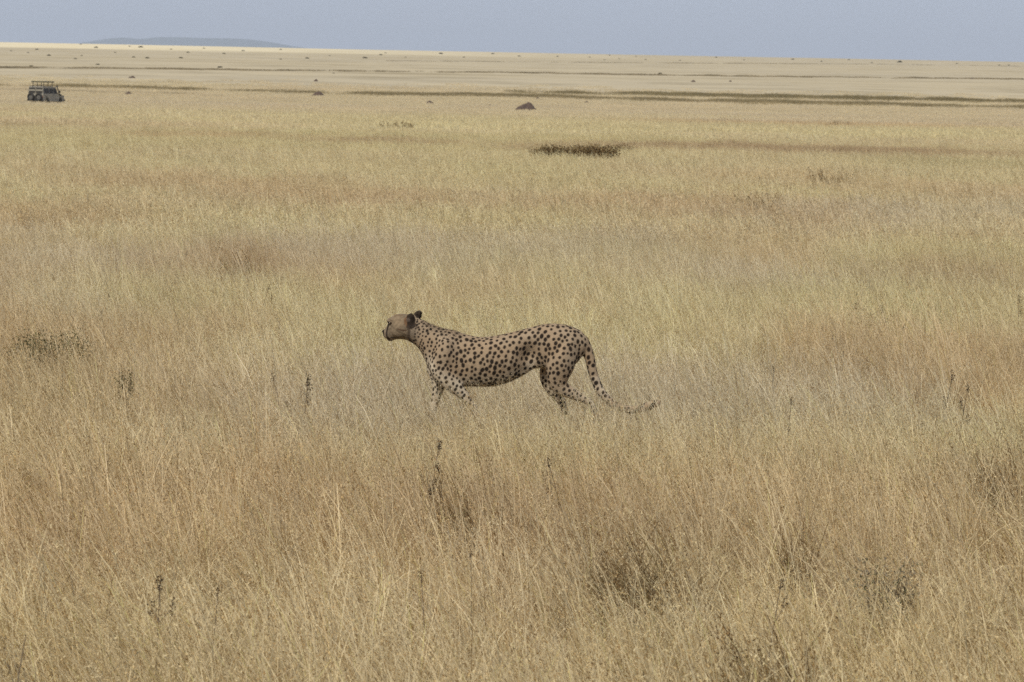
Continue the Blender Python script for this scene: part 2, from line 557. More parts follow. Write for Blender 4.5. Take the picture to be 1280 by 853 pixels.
def grass_belt(name, coll, d0, d1, dens, label, hscale=1.0):
    X, Y = belt_points(d0, d1, dens)
    if d1 > 500:
        keep = rng.uniform(size=len(X)) < 1 - sstep(430, d1, Y)
        X, Y = X[keep], Y[keep]
    t = sward(X, Y) * rng.uniform(0.88, 1.12, (len(X), 1))
    hvar = 0.70 + 0.60 * fbm(X / 1.7, Y / 1.9, 133, 3) + 0.22 * np.exp(-((X / 1.6) ** 2 + ((Y - 19.4) / 0.7) ** 2))
    s = rng.uniform(0.8, 1.2, len(X))
    S = np.stack([s, s, s * hvar * hscale * rng.uniform(0.75, 1.2, len(X))], 1)
    rz = rng.normal(0, 0.45, len(X))
    return scatter(name, coll, X, Y, np.clip(t, 0, 0.95), S, rz, label)

near_c = proto_set('near_tuft', 14, n=300, radius=0.27, hmin=0.13, hmax=0.45, wmin=0.0019, wmax=0.0044, head=0.24, grains=6, grain=0.009)
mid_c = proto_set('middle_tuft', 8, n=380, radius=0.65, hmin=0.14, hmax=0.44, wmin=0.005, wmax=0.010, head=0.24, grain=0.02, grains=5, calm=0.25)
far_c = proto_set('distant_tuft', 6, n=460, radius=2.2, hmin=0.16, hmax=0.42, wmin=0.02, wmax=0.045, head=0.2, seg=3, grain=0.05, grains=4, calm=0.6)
grass_belt('grass', near_c, 7.0, 42.0, 9.0, 'tall dry straw coloured grass filling the near plain')
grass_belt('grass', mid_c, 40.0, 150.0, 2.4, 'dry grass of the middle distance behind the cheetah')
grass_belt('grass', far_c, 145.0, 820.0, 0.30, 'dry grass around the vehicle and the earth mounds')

# ------------------------------------------------------------------ cheetah
# side-view outline measured on the photograph (pixels), 205 px to the metre
CU, CV, CS = 610.0, 560.0, 205.0
def P(u, v, y=0.0):
    return np.array([(u - CU) / CS, y, (CV - v) / CS])

def cr_interp(A, k):
    """Catmull-Rom through the rows of A, k steps per span"""
    A = np.asarray(A, float); out = []
    n = len(A)
    for i in range(n - 1):
        p0, p1, p2, p3 = A[max(i - 1, 0)], A[i], A[i + 1], A[min(i + 2, n - 1)]
        for j in range(k):
            t = j / k
            out.append(0.5 * ((2 * p1) + (-p0 + p2) * t + (2 * p0 - 5 * p1 + 4 * p2 - p3) * t * t + (-p0 + 3 * p1 - 3 * p2 + p3) * t ** 3))
    out.append(A[-1])
    return np.array(out)

def loft(rings):
    n = len(rings[0]); V = np.concatenate(rings); F = []
    for i in range(len(rings) - 1):
        for j in range(n):
            a = i * n + j; b = i * n + (j + 1) % n
            F.append((a, b, b + n, a + n))
    F.append(tuple(range(n))[::-1])
    F.append(tuple(range((len(rings) - 1) * n, len(rings) * n)))
    return V, F

def trunk_rings(st, k=4, n=28):
    """stations: top u,v, bottom u,v, half width, egg (positive = widest below the middle)"""
    A = cr_interp(st, k); out = []
    for (tu, tv, bu, bv, w, e, yo) in A:
        T = P(tu, tv); B = P(bu, bv); mid = (T + B) / 2; h = (T - B) / 2
        ring = []
        for j in range(n):
            a = 2 * math.pi * j / n
            c, s = math.cos(a), math.sin(a)
            ww = w * (1 - e * c)
            sx = math.copysign(abs(s) ** 0.9, s)
            q = mid + h * c; q = q + np.array([0, ww * sx + yo, 0])
            ring.append(q)
        out.append(np.array(ring))
    return out

def limb_rings(st, k=4, n=16):
    """stations: u, v, y, radius in the side view, radius across"""
    A = cr_interp(st, k); out = []
    C = np.array([P(a[0], a[1], a[2]) for a in A])
    for i, a in enumerate(A):
        t = C[min(i + 1, len(C) - 1)] - C[max(i - 1, 0)]
        t = t / (np.linalg.norm(t) + 1e-9)
        nrm = np.array([t[2], 0, -t[0]]); nn = np.linalg.norm(nrm)
        nrm = nrm / nn if nn > 1e-4 else np.array([1.0, 0, 0])
        b = np.cross(t, nrm)
        out.append(np.array([C[i] + nrm * a[3] * math.cos(x) + b * a[4] * math.sin(x) for x in np.linspace(0, 2 * math.pi, n, endpoint=False)]))
    return out

def build_cheetah():
    parts = []
    # head, neck and trunk in one loft
    st = [  # tu    tv     bu    bv     w     egg   y
        (478.2, 414.2, 479.2, 417.6, 0.012, 0.0, 0),
        (480.0, 412.2, 482.4, 422.6, 0.024, 0.1, 0),
        (483.2, 408.6, 486.6, 425.4, 0.033, 0.15, 0),
        (485.6, 402.6, 491.6, 425.6, 0.040, 0.12, 0),
        (489.0, 396.6, 497.0, 424.6, 0.052, 0.05, 0),
        (496.0, 393.2, 503.0, 424.6, 0.062, 0.0, 0),
        (505.0, 392.6, 510.0, 426.0, 0.066, 0.0, 0),
        (514.5, 394.6, 516.0, 429.4, 0.061, 0.05, 0),
        (526.0, 398.6, 521.6, 433.6, 0.058, 0.08, 0),
        (540.0, 405.0, 528.0, 443.0, 0.062, 0.12, 0),
        (553.0, 409.6, 534.5, 458.0, 0.076, 0.14, 0),
        (566.0, 412.2, 545.0, 474.0, 0.092, 0.08, 0),
        (582.0, 417.4, 566.0, 482.0, 0.106, 0.04, 0),
        (598.0, 420.8, 594.0, 483.0, 0.116, 0.02, 0),
        (614.0, 420.2, 616.0, 482.6, 0.118, 0.02, 0),
        (631.0, 416.8, 636.0, 477.6, 0.110, 0.02, 0),
        (648.0, 412.8, 653.0, 469.0, 0.096, 0.0, 0),
        (664.0, 408.6, 669.0, 460.0, 0.088, -0.06, 0),
        (680.0, 404.8, 688.0, 462.0, 0.092, -0.08, 0),
        (695.0, 404.2, 704.0, 462.0, 0.096, -0.05, 0),
        (710.0, 406.2, 715.0, 459.0, 0.092, 0.0, 0),
        (724.0, 412.2, 722.5, 452.0, 0.074, 0.0, 0),
        (733.5, 421.5, 727.0, 446.0, 0.050, 0.0, 0),
        (737.0, 428.5, 729.5, 440.0, 0.026, 0.0, 0),
    ]
    parts.append(loft(trunk_rings(st)))
    def limb(st): parts.append(loft(limb_rings(st)))
    # near foreleg, swinging back
    limb([(561, 424, -.060, .040, .030), (556, 440, -.076, .058, .036), (551, 457, -.080, .066, .042), (560, 473, -.080, .058, .042),
          (574, 486, -.076, .040, .034), (586, 501, -.070, .029, .026), (595, 515, -.066, .024, .023), (603, 530, -.064, .022, .022),
          (609, 543, -.064, .024, .025), (607, 551, -.064, .026, .030), (599, 556, -.064, .018, .027), (594, 557.5, -.064, .008, .014)])
    # far foreleg, reaching forward
    limb([(556, 430, .055, .040, .030), (549, 446, .070, .055, .036), (545, 461, .076, .060, .042), (548, 475, .076, .050, .040),
          (547, 488, .072, .038, .032), (543, 504, .068, .029, .025), (540, 520, .066, .024, .022), (538, 535, .066, .022, .021),
          (536, 546, .066, .023, .024), (532, 552, .066, .025, .030), (525, 555, .066, .017, .027), (520, 556.5, .066, .008, .014)])
    # near hind leg, trailing
    limb([(712, 424, -.050, .058, .040), (707, 440, -.066, .078, .048), (700, 456, -.074, .086, .052), (697, 470, -.076, .072, .048),
          (700, 482, -.074, .053, .040), (712, 489, -.072, .040, .032), (726, 496, -.070, .029, .025), (737, 502, -.068, .024, .021),
          (743, 513, -.066, .022, .020), (746, 529, -.066, .020, .019), (749, 545, -.066, .022, .023), (746, 554, -.066, .024, .029),
          (738, 558.5, -.066, .018, .027), (732, 560.5, -.066, .008, .014)])
    # far hind leg, forward under the belly
    limb([(708, 424, .050, .056, .038), (700, 442, .064, .074, .046), (692, 458, .072, .080, .050), (687, 471, .074, .064, .046),
          (688, 483, .072, .046, .038), (697, 496, .070, .034, .028), (705, 508, .068, .026, .022), (705, 520, .066, .022, .019),
          (702, 534, .066, .020, .018), (699, 546, .066, .021, .022), (694, 553, .066, .024, .029), (686, 557.5, .066, .018, .027),
          (680, 559.5, .066, .008, .014)])
    # tail: hangs from the rump, sweeps out behind with the tip raised a little
    limb([(727, 424, 0, .040, .036), (733, 436, 0, .036, .034), (737.5, 450, -.004, .032, .031), (740.5, 464, -.008, .030, .030), (745, 477, -.012, .029, .029),
          (751, 489, -.016, .028, .028), (760, 499.5, -.020, .027, .027), (773, 508.5, -.022, .026, .026), (790, 512.0, -.022, .026, .026),
          (808, 508.0, -.022, .027, .027), (820, 503.5, -.022, .025, .025), (826, 502.5, -.022, .012, .012)])
    # ears: short rounded cups
    def ear(u, v, y, tu, r, hgt, yaw):
        V, F = [], []
        rings = []
        base = P(u, v, y); up = P(u + tu, v - hgt, y) - base
        L = np.linalg.norm(up); up = up / L
        side = np.array([math.cos(yaw), math.sin(yaw), 0]); side -= up * side.dot(up); side /= np.linalg.norm(side)
        th = np.cross(up, side)
        for k in range(9):
            t = k / 8
            w = r * (1 - max(0, t - 0.25) ** 2.6 / 0.75 ** 2.6) ** 0.5 * (0.9 + 0.1 * math.sin(t * 3)) + 0.002
            c = base + up * L * t + th * (-0.012 * t)
            rings.append(np.array([c + side * w * math.cos(a) + th * (0.011 * math.sin(a) + 0.013 * math.cos(a) ** 2 * (1 - 0.4 * t)) for a in np.linspace(0, 2 * math.pi, 14, endpoint=False)]))
        parts.append(loft(rings))
    ear(512.8, 409.0, -.050, 1.0, .035, 18.5, 0.35)
    ear(518.5, 403.0, .036, 6.5, .029, 15.0, 0.5)
    # cheek ruff and brow
    def ball(u, v, y, a, b, c):
        rings = []
        for k in range(9):
            t = -1 + 2 * k / 8; f = math.sqrt(max(0.02, 1 - t * t))
            rings.append(np.array([P(u, v, y) + np.array([t * a, b * f * math.cos(q), c * f * math.sin(q)]) for q in np.linspace(0, 2 * math.pi, 14, endpoint=False)]))
        parts.append(loft(rings))
    for s in (-1, 1):
        ball(500, 411, s * .040, .060, .030, .055)
        ball(487.5, 401.6, s * .030, .020, .014, .018)
        ball(484.5, 418.5, s * .018, .030, .018, .028)
    ball(479.4, 415.0, 0, .011, .014, .010)
    ball(488, 424.5, 0, .024, .020, .014)

    V = []; F = []; o = 0
    for v, f in parts:
        V.append(v); F += [tuple(i + o for i in q) for q in f]; o += len(v)
    V = np.concatenate(V)
    me = bpy.data.meshes.new('cheetah_raw'); me.from_pydata([tuple(v) for v in V], [], F); me.update()
    bm = bmesh.new(); bm.from_mesh(me); bmesh.ops.recalc_face_normals(bm, faces=bm.faces); bm.to_mesh(me); bm.free()
    raw = bpy.data.objects.new('cheetah_raw', me); col.objects.link(raw)
    rm = raw.modifiers.new('r', 'REMESH'); rm.mode = 'VOXEL'; rm.voxel_size = 0.0045; rm.adaptivity = 0
    dg = bpy.context.evaluated_depsgraph_get()
    ev = raw.evaluated_get(dg)
    bod = bpy.data.meshes.new_from_object(ev)
    bpy.data.objects.remove(raw)
    nv = len(bod.vertices)
    X = np.zeros(nv * 3); bod.vertices.foreach_get('co', X); X = X.reshape(-1, 3)
    E = np.zeros(len(bod.edges) * 2, dtype=np.int64); bod.edges.foreach_get('vertices', E); E = E.reshape(-1, 2)
    deg = np.bincount(E.ravel(), minlength=nv).astype(float)
    def smooth(X, it, lam, mask=None):
        for _ in range(it):
            S = np.zeros_like(X)
            np.add.at(S, E[:, 0], X[E[:, 1]]); np.add.at(S, E[:, 1], X[E[:, 0]])
            d = (S / deg[:, None] - X) * lam
            X = X + (d if mask is None else d * mask[:, None])
        return X
    U = X[:, 0] * CS + CU; W = CV - X[:, 2] * CS
    fine = sstep(520, 545, U)                 # the head keeps its detail
    X = smooth(X, 5, 0.5)
    X = smooth(X, 22, 0.5, fine)
    # body modelling: push along y only, signed by side
    U = X[:, 0] * CS + CU; W = CV - X[:, 2] * CS
    sg = np.sign(X[:, 1]) * sstep(0.02, 0.06, np.abs(X[:, 1]))
    def bump(u, v, ru, rv, amt, rot=0.0):
        c, s = math.cos(rot), math.sin(rot)
        a = ((U - u) * c + (W - v) * s) / ru; b = (-(U - u) * s + (W - v) * c) / rv
        X[:, 1] += sg * amt * np.exp(-(a * a + b * b))
    bump(661, 442, 11, 14, -0.048, 0.3)       # flank hollow
    bump(652, 462, 10, 6, -0.010)
    bump(559, 434, 12, 22, 0.018, -0.3)       # shoulder blade
    bump(576, 450, 7, 24, -0.014, -0.2)       # behind the shoulder
    bump(698, 448, 15, 22, 0.020)
    bump(720, 440, 6, 14, -0.010)
    bump(541, 436, 9, 14, -0.008)             # neck hollow
    bump(491, 410, 4, 6, -0.006)
    for k in range(6):                         # faint ribs
        bump(592 + k * 9, 450 + k * 1.0, 2.4, 17, 0.0028, 0.25)
    # the head looks a little away from the camera
    hd = 1 - sstep(505, 545, U)
    yawv = np.clip((538 - U) / CS, 0, None) * math.tan(R(13))
    X[:, 1] += yawv * hd
    bod.vertices.foreach_set('co', X.ravel()); bod.update()
    N = np.zeros(nv * 3); bod.vertices.foreach_get('normal', N); N = N.reshape(-1, 3)

    # ---- coat
    rg = np.random.default_rng(5)
    nzf = np.array([mnoise.noise(Vector(p) * 26.0) for p in X])
    nz2 = np.array([mnoise.noise(Vector(p) * 9.0 + Vector((5, 1, 2))) for p in X])
    TAN = np.array((0.32, 0.218, 0.125)); PALE = np.array((0.52, 0.435, 0.31)); GREY = np.array((0.325, 0.255, 0.172)); BLACK = np.array((0.018, 0.013, 0.010))
    C = np.ones((nv, 3)) * TAN
    def blend(m, c):
        nonlocal C
        m = np.clip(m, 0, 1)[:, None]; C = C * (1 - m) + c * m
    blend(0.5 + 0.35 * nz2, GREY)
    belly = np.interp(U, [530, 545, 566, 594, 616, 636, 653, 669, 700], [452, 470, 482, 483, 482.6, 477.6, 469, 460, 470])
    blend(sstep(20, 3, belly - W) * sstep(530, 548, U) * (1 - sstep(664, 676, U)) * 0.85, PALE)
    blend(sstep(0.3, 0.85, -N[:, 2]) * sstep(520, 540, U) * 0.9, PALE)
    blend(sstep(470, 500, W) * 0.5 * (1 - sstep(748, 756, U)), PALE)                                   # lower legs
    inner = (np.abs(X[:, 1]) < 0.06) & (W > 470) & (U < 760)
    blend(inner * 0.5, PALE)
    blend(np.exp(-(((U - 536) / 7) ** 2 + ((W - 460) / 13) ** 2)) * 1.2, PALE * 1.08)   # white chest
    blend((X[:, 1] > 0.02) * (U < 556) * (W > 450) * 0.6, PALE)
    spine = sstep(9, 0, W - np.interp(U, [524, 540, 553, 566, 582, 598, 614, 631, 648, 664, 680, 695, 710, 724], [398.6, 405, 409.6, 412.2, 417.4, 420.8, 420.2, 416.8, 412.8, 408.6, 404.8, 404.2, 406.2, 412.2]))
    spine = spine * sstep(520, 530, U) * (1 - sstep(718, 728, U))
    blend(spine * 0.35, TAN * 0.72)
    # face
    head = 1 - sstep(514, 526, U)
    blend(head * 0.9, np.array((0.21, 0.158, 0.10)))
    blend(head * np.exp(-(((U - 498) / 9) ** 2 + ((W - 402) / 6) ** 2)) * 0.8, np.array((0.27, 0.195, 0.115)))
    blend(head * np.exp(-(((U - 486) / 5) ** 2 + ((W - 418) / 6) ** 2)) * 0.8, np.array((0.17, 0.13, 0.085)))
    blend(head * sstep(420, 426, W) * 0.6, np.array((0.26, 0.20, 0.135)))
    blend(np.exp(-(((U - 518) / 8) ** 2 + ((W - 415) / 9) ** 2)) * 0.85, np.array((0.23, 0.18, 0.125)))
    def line(pts, w, c, k=1.0):
        d = np.full(nv, 1e9)
        for (a, b), (a2, b2) in zip(pts[:-1], pts[1:]):
            vx, vy = a2 - a, b2 - b; L = vx * vx + vy * vy
            t = np.clip(((U - a) * vx + (W - b) * vy) / L, 0, 1)
            d = np.minimum(d, np.hypot(U - a - t * vx, W - b - t * vy))
        blend(k * sstep(w + 0.5, w - 0.4, d) * (U < 528), c)
    line([(487.0, 403.5), (484.8, 409.5), (483.4, 415.5), (483.6, 420.5), (487, 424.8)], 1.0, BLACK * 1.4, 0.95)
    line([(488.5, 406.5), (493, 410), (496.5, 412.5), (504, 416.5), (509, 418.5)], 0.5, np.array((0.07, 0.05, 0.03)), 0.55)
    line([(498, 411), (504, 412.6), (508, 412.2)], 1.0, np.array((0.09, 0.05, 0.03)), 0.8)
    line([(485.0, 403.0), (489.0, 404.2)], 1.2, BLACK, 1.0)
    line([(486.5, 399.5), (490, 401)], 0.8, np.array((0.12, 0.08, 0.05)), 0.7)
    line([(478.2, 413.2), (478.6, 418.0)], 1.7, BLACK, 1.0)
    line([(489, 422.0), (494, 422.3), (499, 421.4)], 0.6, np.array((0.05, 0.04, 0.03)), 0.8)
    line([(493, 395), (497, 394.4), (503, 394)], 1.0, np.array((0.20, 0.13, 0.07)), 0.6)
    # ears: dark backs, tawny rim in front
    earm = (((U - 513.5) / 8.0) ** 2 + ((W - 400) / 10.5) ** 2 < 1) & (X[:, 1] - yawv * hd < -0.046)
    blend(earm * (0.93 + 0.1 * nzf), np.array((0.035, 0.026, 0.02)))
    blend((earm & (U < 509.5)) * 0.75, np.array((0.26, 0.15, 0.08)))
    blend((earm & (np.hypot(U - 511.0, W - 399) < 2.4)) * 0.7, np.array((0.17, 0.13, 0.10)))
    ear2 = (U > 517) & (W < 399) & (U < 530) & (W < 393 + (U - 517) * 0.75) & (X[:, 1] > -0.02)
    blend(ear2 * 0.92, np.array((0.035, 0.026, 0.02)))
    line([(510, 407), (512, 413), (511, 421), (515, 427)], 1.7, np.array((0.07, 0.05, 0.035)), 0.75)
    line([(519, 404), (522, 409)], 1.2, np.array((0.07, 0.05, 0.035)), 0.7)

    nz3 = np.array([mnoise.noise(Vector(p) * 70.0) for p in X])
    C = C * (1 - (0.14 - 0.30 * nz3 - 0.15 * nz2) * head)[:, None]
    # spots thrown over the skin with a spacing that depends on the place
    def spacing(u, v):
        s = np.full(np.shape(u), 0.0255)
        s = np.where(u < 575, 0.0228, s); s = np.where(u < 548, 0.0195, s); s = np.where(u < 530, 0.0155, s)
        s = np.where((v > 470) & (u > 676), 0.0250, s)
        s = np.where((v > 488), 0.0215, s)
        s = np.where((u > 733) & (v < 492), 0.0290, s); s = np.where(u > 752, 0.0235, s)
        return s
    cand = rg.permutation(nv)[:30000]
    sp = spacing(U[cand], W[cand]) * rg.uniform(0.9, 1.12, len(cand))
    ok = ~((U[cand] < 518) & (W[cand] < 424)) & ~((U[cand] < 512))
    acc = np.zeros((6000, 3)); accr = []; na = 0
    for i, s, good in zip(cand, sp, ok):
        if not good: continue
        p = X[i]
        if na:
            d = acc[:na] - p
            if np.min(np.einsum('ij,ij->i', d, d)) < s * s: continue
        acc[na] = p; na += 1
        accr.append(s * rg.uniform(0.36, 0.46))
    kd = kdtree.KDTree(na)
    for k in range(na): kd.insert(acc[k], k)
    kd.balance()
    sang = rg.uniform(-0.5, 0.5, na); sstr = rg.uniform(1.0, 1.45, na)
    spot = np.zeros(nv)
    for i in range(nv):
        best = 0.0
        for co, k, d in kd.find_n(X[i], 2):
            if d > 0.02: continue
            dx = X[i, 0] - acc[k, 0]; dz = X[i, 2] - acc[k, 2]; dy = X[i, 1] - acc[k, 1]
            a = sang[k] + 1.3
            e = dx * math.cos(a) + dz * math.sin(a); f = -dx * math.sin(a) + dz * math.cos(a)
            q = math.sqrt((e / sstr[k]) ** 2 + f * f * 1.05 + dy * dy) / accr[k] * (1 + 0.22 * nzf[i])
            best = max(best, min(1, max(0, (1.14 - q) / 0.3)))
        spot[i] = best
    # tail: half rings, closing to bands towards the tip
    along = np.where(W > 485, (U - 745) + 60, (W - 440))
    tailm = ((U > 733) & (W > 452) & (W < 520) & (X[:, 1] > -0.05)) | (U > 758)
    band = np.sin((U * 0.75 + W * 0.66) * 0.62 + 1.5 * nz2)
    spot = np.where(tailm & (U > 790), sstep(0.0, 0.5, band + 0.35 * nzf), spot)
    faceclear = ((U < 512) | ((U < 519) & (W < 413)))
    spot = np.where(faceclear, 0, spot)
    k = np.clip(spot * 0.97, 0, 1)[:, None]
    C = C * (1 - k) + BLACK * k
    # white tail tip
    # inner foreleg bars
    C = np.clip(C * (1 + 0.10 * nzf[:, None]), 0.006, 0.9)

    m, n, out = new_mat('cheetah_coat')
    at_ = n.nodes.new('ShaderNodeAttribute'); at_.attribute_name = 'tone'
    b = n.nodes.new('ShaderNodeBsdfPrincipled'); b.inputs['Roughness'].default_value = 0.9
    b.inputs['Specular IOR Level'].default_value = 0.04
    n.links.new(at_.outputs['Color'], b.inputs['Base Color'])
    tcn = n.nodes.new('ShaderNodeTexCoord'); nzn = n.nodes.new('ShaderNodeTexNoise'); nzn.inputs['Scale'].default_value = 240
    bp = n.nodes.new('ShaderNodeBump'); bp.inputs['Distance'].default_value = 0.004; bp.inputs['Strength'].default_value = 0.5
    n.links.new(tcn.outputs['Object'], nzn.inputs['Vector']); n.links.new(nzn.outputs['Fac'], bp.inputs['Height']); n.links.new(bp.outputs['Normal'], b.inputs['Normal'])
    n.links.new(b.outputs[0], out.inputs[0])

    root = empty('cheetah', (0, 0, 0))
    tag(root, 'spotted cheetah walking through the tall dry grass with its tail hanging', 'cheetah')
    bod.name = 'body'
    a = bod.attributes.new('tone', 'FLOAT_COLOR', 'POINT')
    c4 = np.ones((nv, 4), np.float32); c4[:, :3] = C
    a.data.foreach_set('color', c4.ravel())
    bod.materials.clear(); bod.materials.append(m)
    bod.polygons.foreach_set('use_smooth', [True] * len(bod.polygons))
    link_mesh('body', bod, root)

    # short fur: one slim triangle per hair tuft, laid back along the body
    nf = 90000
    idx = rg.integers(0, nv, nf)
    idx = idx[(U[idx] > 516) | (rg.uniform(size=nf) < 0.25)]; nf = len(idx)
    p = X[idx]; nn = N[idx]
    flow = np.tile(np.array([1.0, 0, -0.45]), (nf, 1))
    hd_ = (U[idx] < 520)[:, None]
    flow = np.where(hd_, np.array([1.0, 0, 0.1]), flow)
    legm = ((W[idx] > 484) & (U[idx] < 756))[:, None]
    flow = np.where(legm, np.array([0.15, 0, -1.0]), flow)
    tl = ((U[idx] > 756))[:, None]; flow = np.where(tl, np.array([1.0, 0, 0.05]), flow)
    flow = flow + rg.normal(0, 0.25, (nf, 3))
    flow = flow - nn * np.einsum('ij,ij->i', flow, nn)[:, None]
    flow /= np.linalg.norm(flow, axis=1)[:, None] + 1e-9
    ln = rg.uniform(0.0035, 0.007, nf)
    crest = sstep(14, 0, W[idx] - np.interp(U[idx], [520, 540, 553, 580], [397, 405, 409.6, 417])) * sstep(522, 532, U[idx]) * (1 - sstep(566, 585, U[idx]))
    ln = ln * (1 + 1.8 * crest)
    under = sstep(0.3, 0.8, -nn[:, 2]) * ((U[idx] > 540) & (U[idx] < 672) & (W[idx] < 490))
    ln = ln * (1 + 1.8 * under)
    ln = np.where(U[idx] < 512, ln * 0.5, ln)
    lift = rg.uniform(0.15, 0.5, nf) + 0.5 * crest + 0.3 * under
    d = flow + nn * lift[:, None]; d /= np.linalg.norm(d, axis=1)[:, None]
    sd_ = np.cross(d, nn); sd_ /= np.linalg.norm(sd_, axis=1)[:, None] + 1e-9
    w = rg.uniform(0.0006, 0.0012, nf)[:, None]
    r0 = p - nn * 0.001
    FV = np.stack([r0 - sd_ * w, r0 + sd_ * w, r0 + d * ln[:, None]], 1).reshape(-1, 3)
    FC = np.repeat(np.clip(C[idx] * rg.uniform(0.85, 1.2, (nf, 1)), 0, 0.9), 3, axis=0)
    fm = fast_mesh('fur', FV, np.arange(nf * 3).reshape(-1, 3), FC, m)
    fo = link_mesh('fur', fm, root)
    fo['kind'] = 'stuff'
    # eyes
    me_, ne_, oe_ = new_mat('eye')
    be = ne_.nodes.new('ShaderNodeBsdfPrincipled'); be.inputs['Base Color'].default_value = (0.05, 0.028, 0.010, 1); be.inputs['Roughness'].default_value = 0.35
    ne_.links.new(be.outputs[0], oe_.inputs[0])
    for s in (-1, 1):
        bm = bmesh.new(); bmesh.ops.create_uvsphere(bm, u_segments=16, v_segments=10, radius=0.0085)
        q = P(487.6, 404.2, s * 0.036); q[1] += (538 - 487.6) / CS * math.tan(R(13))
        bmesh.ops.translate(bm, vec=Vector(q), verts=bm.verts)
        em = bpy.data.meshes.new('eye'); bm.to_mesh(em); bm.free(); em.materials.append(me_)
        link_mesh('eye', em, root)
    return root

cheetah = build_cheetah()
g0 = at(610, 560)
cheetah.location = g0
cheetah.rotation_euler = (0, -ROLL, math.atan2(-g0.x, g0.y) * 0.0)
k_ = (Vector(g0) - Vector((0, 0, EYE))).dot(CR @ Vector((0, 0, -1))) * CS / FPX
cheetah.scale = (k_, k_, k_)

# ------------------------------------------------------------------ vehicle
def box(bm, c, s, bev=0.0, taper=0.0):
    r = bmesh.ops.create_cube(bm, size=1.0)
    vs = r['verts']
    for v in vs:
        f = 1 - taper if v.co.z > 0 else 1.0
        v.co = Vector((c[0] + v.co.x * s[0] * f, c[1] + v.co.y * s[1] * f, c[2] + v.co.z * s[2]))
    if bev:
        es = list({e for v in vs for e in v.link_edges})
        bmesh.ops.bevel(bm, geom=es, offset=bev, segments=2, affect='EDGES', profile=0.7)
def bm_obj(name, bm, mat, parent=None, smooth=False):
    me = bpy.data.meshes.new(name); bmesh.ops.recalc_face_normals(bm, faces=bm.faces); bm.to_mesh(me); bm.free()
    if smooth: me.polygons.foreach_set('use_smooth', [True] * len(me.polygons))
    me.materials.append(mat)
    return link_mesh(name, me, parent)
def one_box(name, c, s, mat, parent, bev=0.0):
    bm = bmesh.new(); box(bm, c, s, bev); return bm_obj(name, bm, mat, parent)
def rod(bm, a, b, r, n=8):
    a, b = Vector(a), Vector(b); d = b - a
    q = d.to_track_quat('Z', 'Y')
    r_ = bmesh.ops.create_cone(bm, cap_ends=True, segments=n, radius1=r, radius2=r, depth=d.length)
    bmesh.ops.transform(bm, matrix=Matrix.Translation((a + b) / 2) @ q.to_matrix().to_4x4(), verts=r_['verts'])

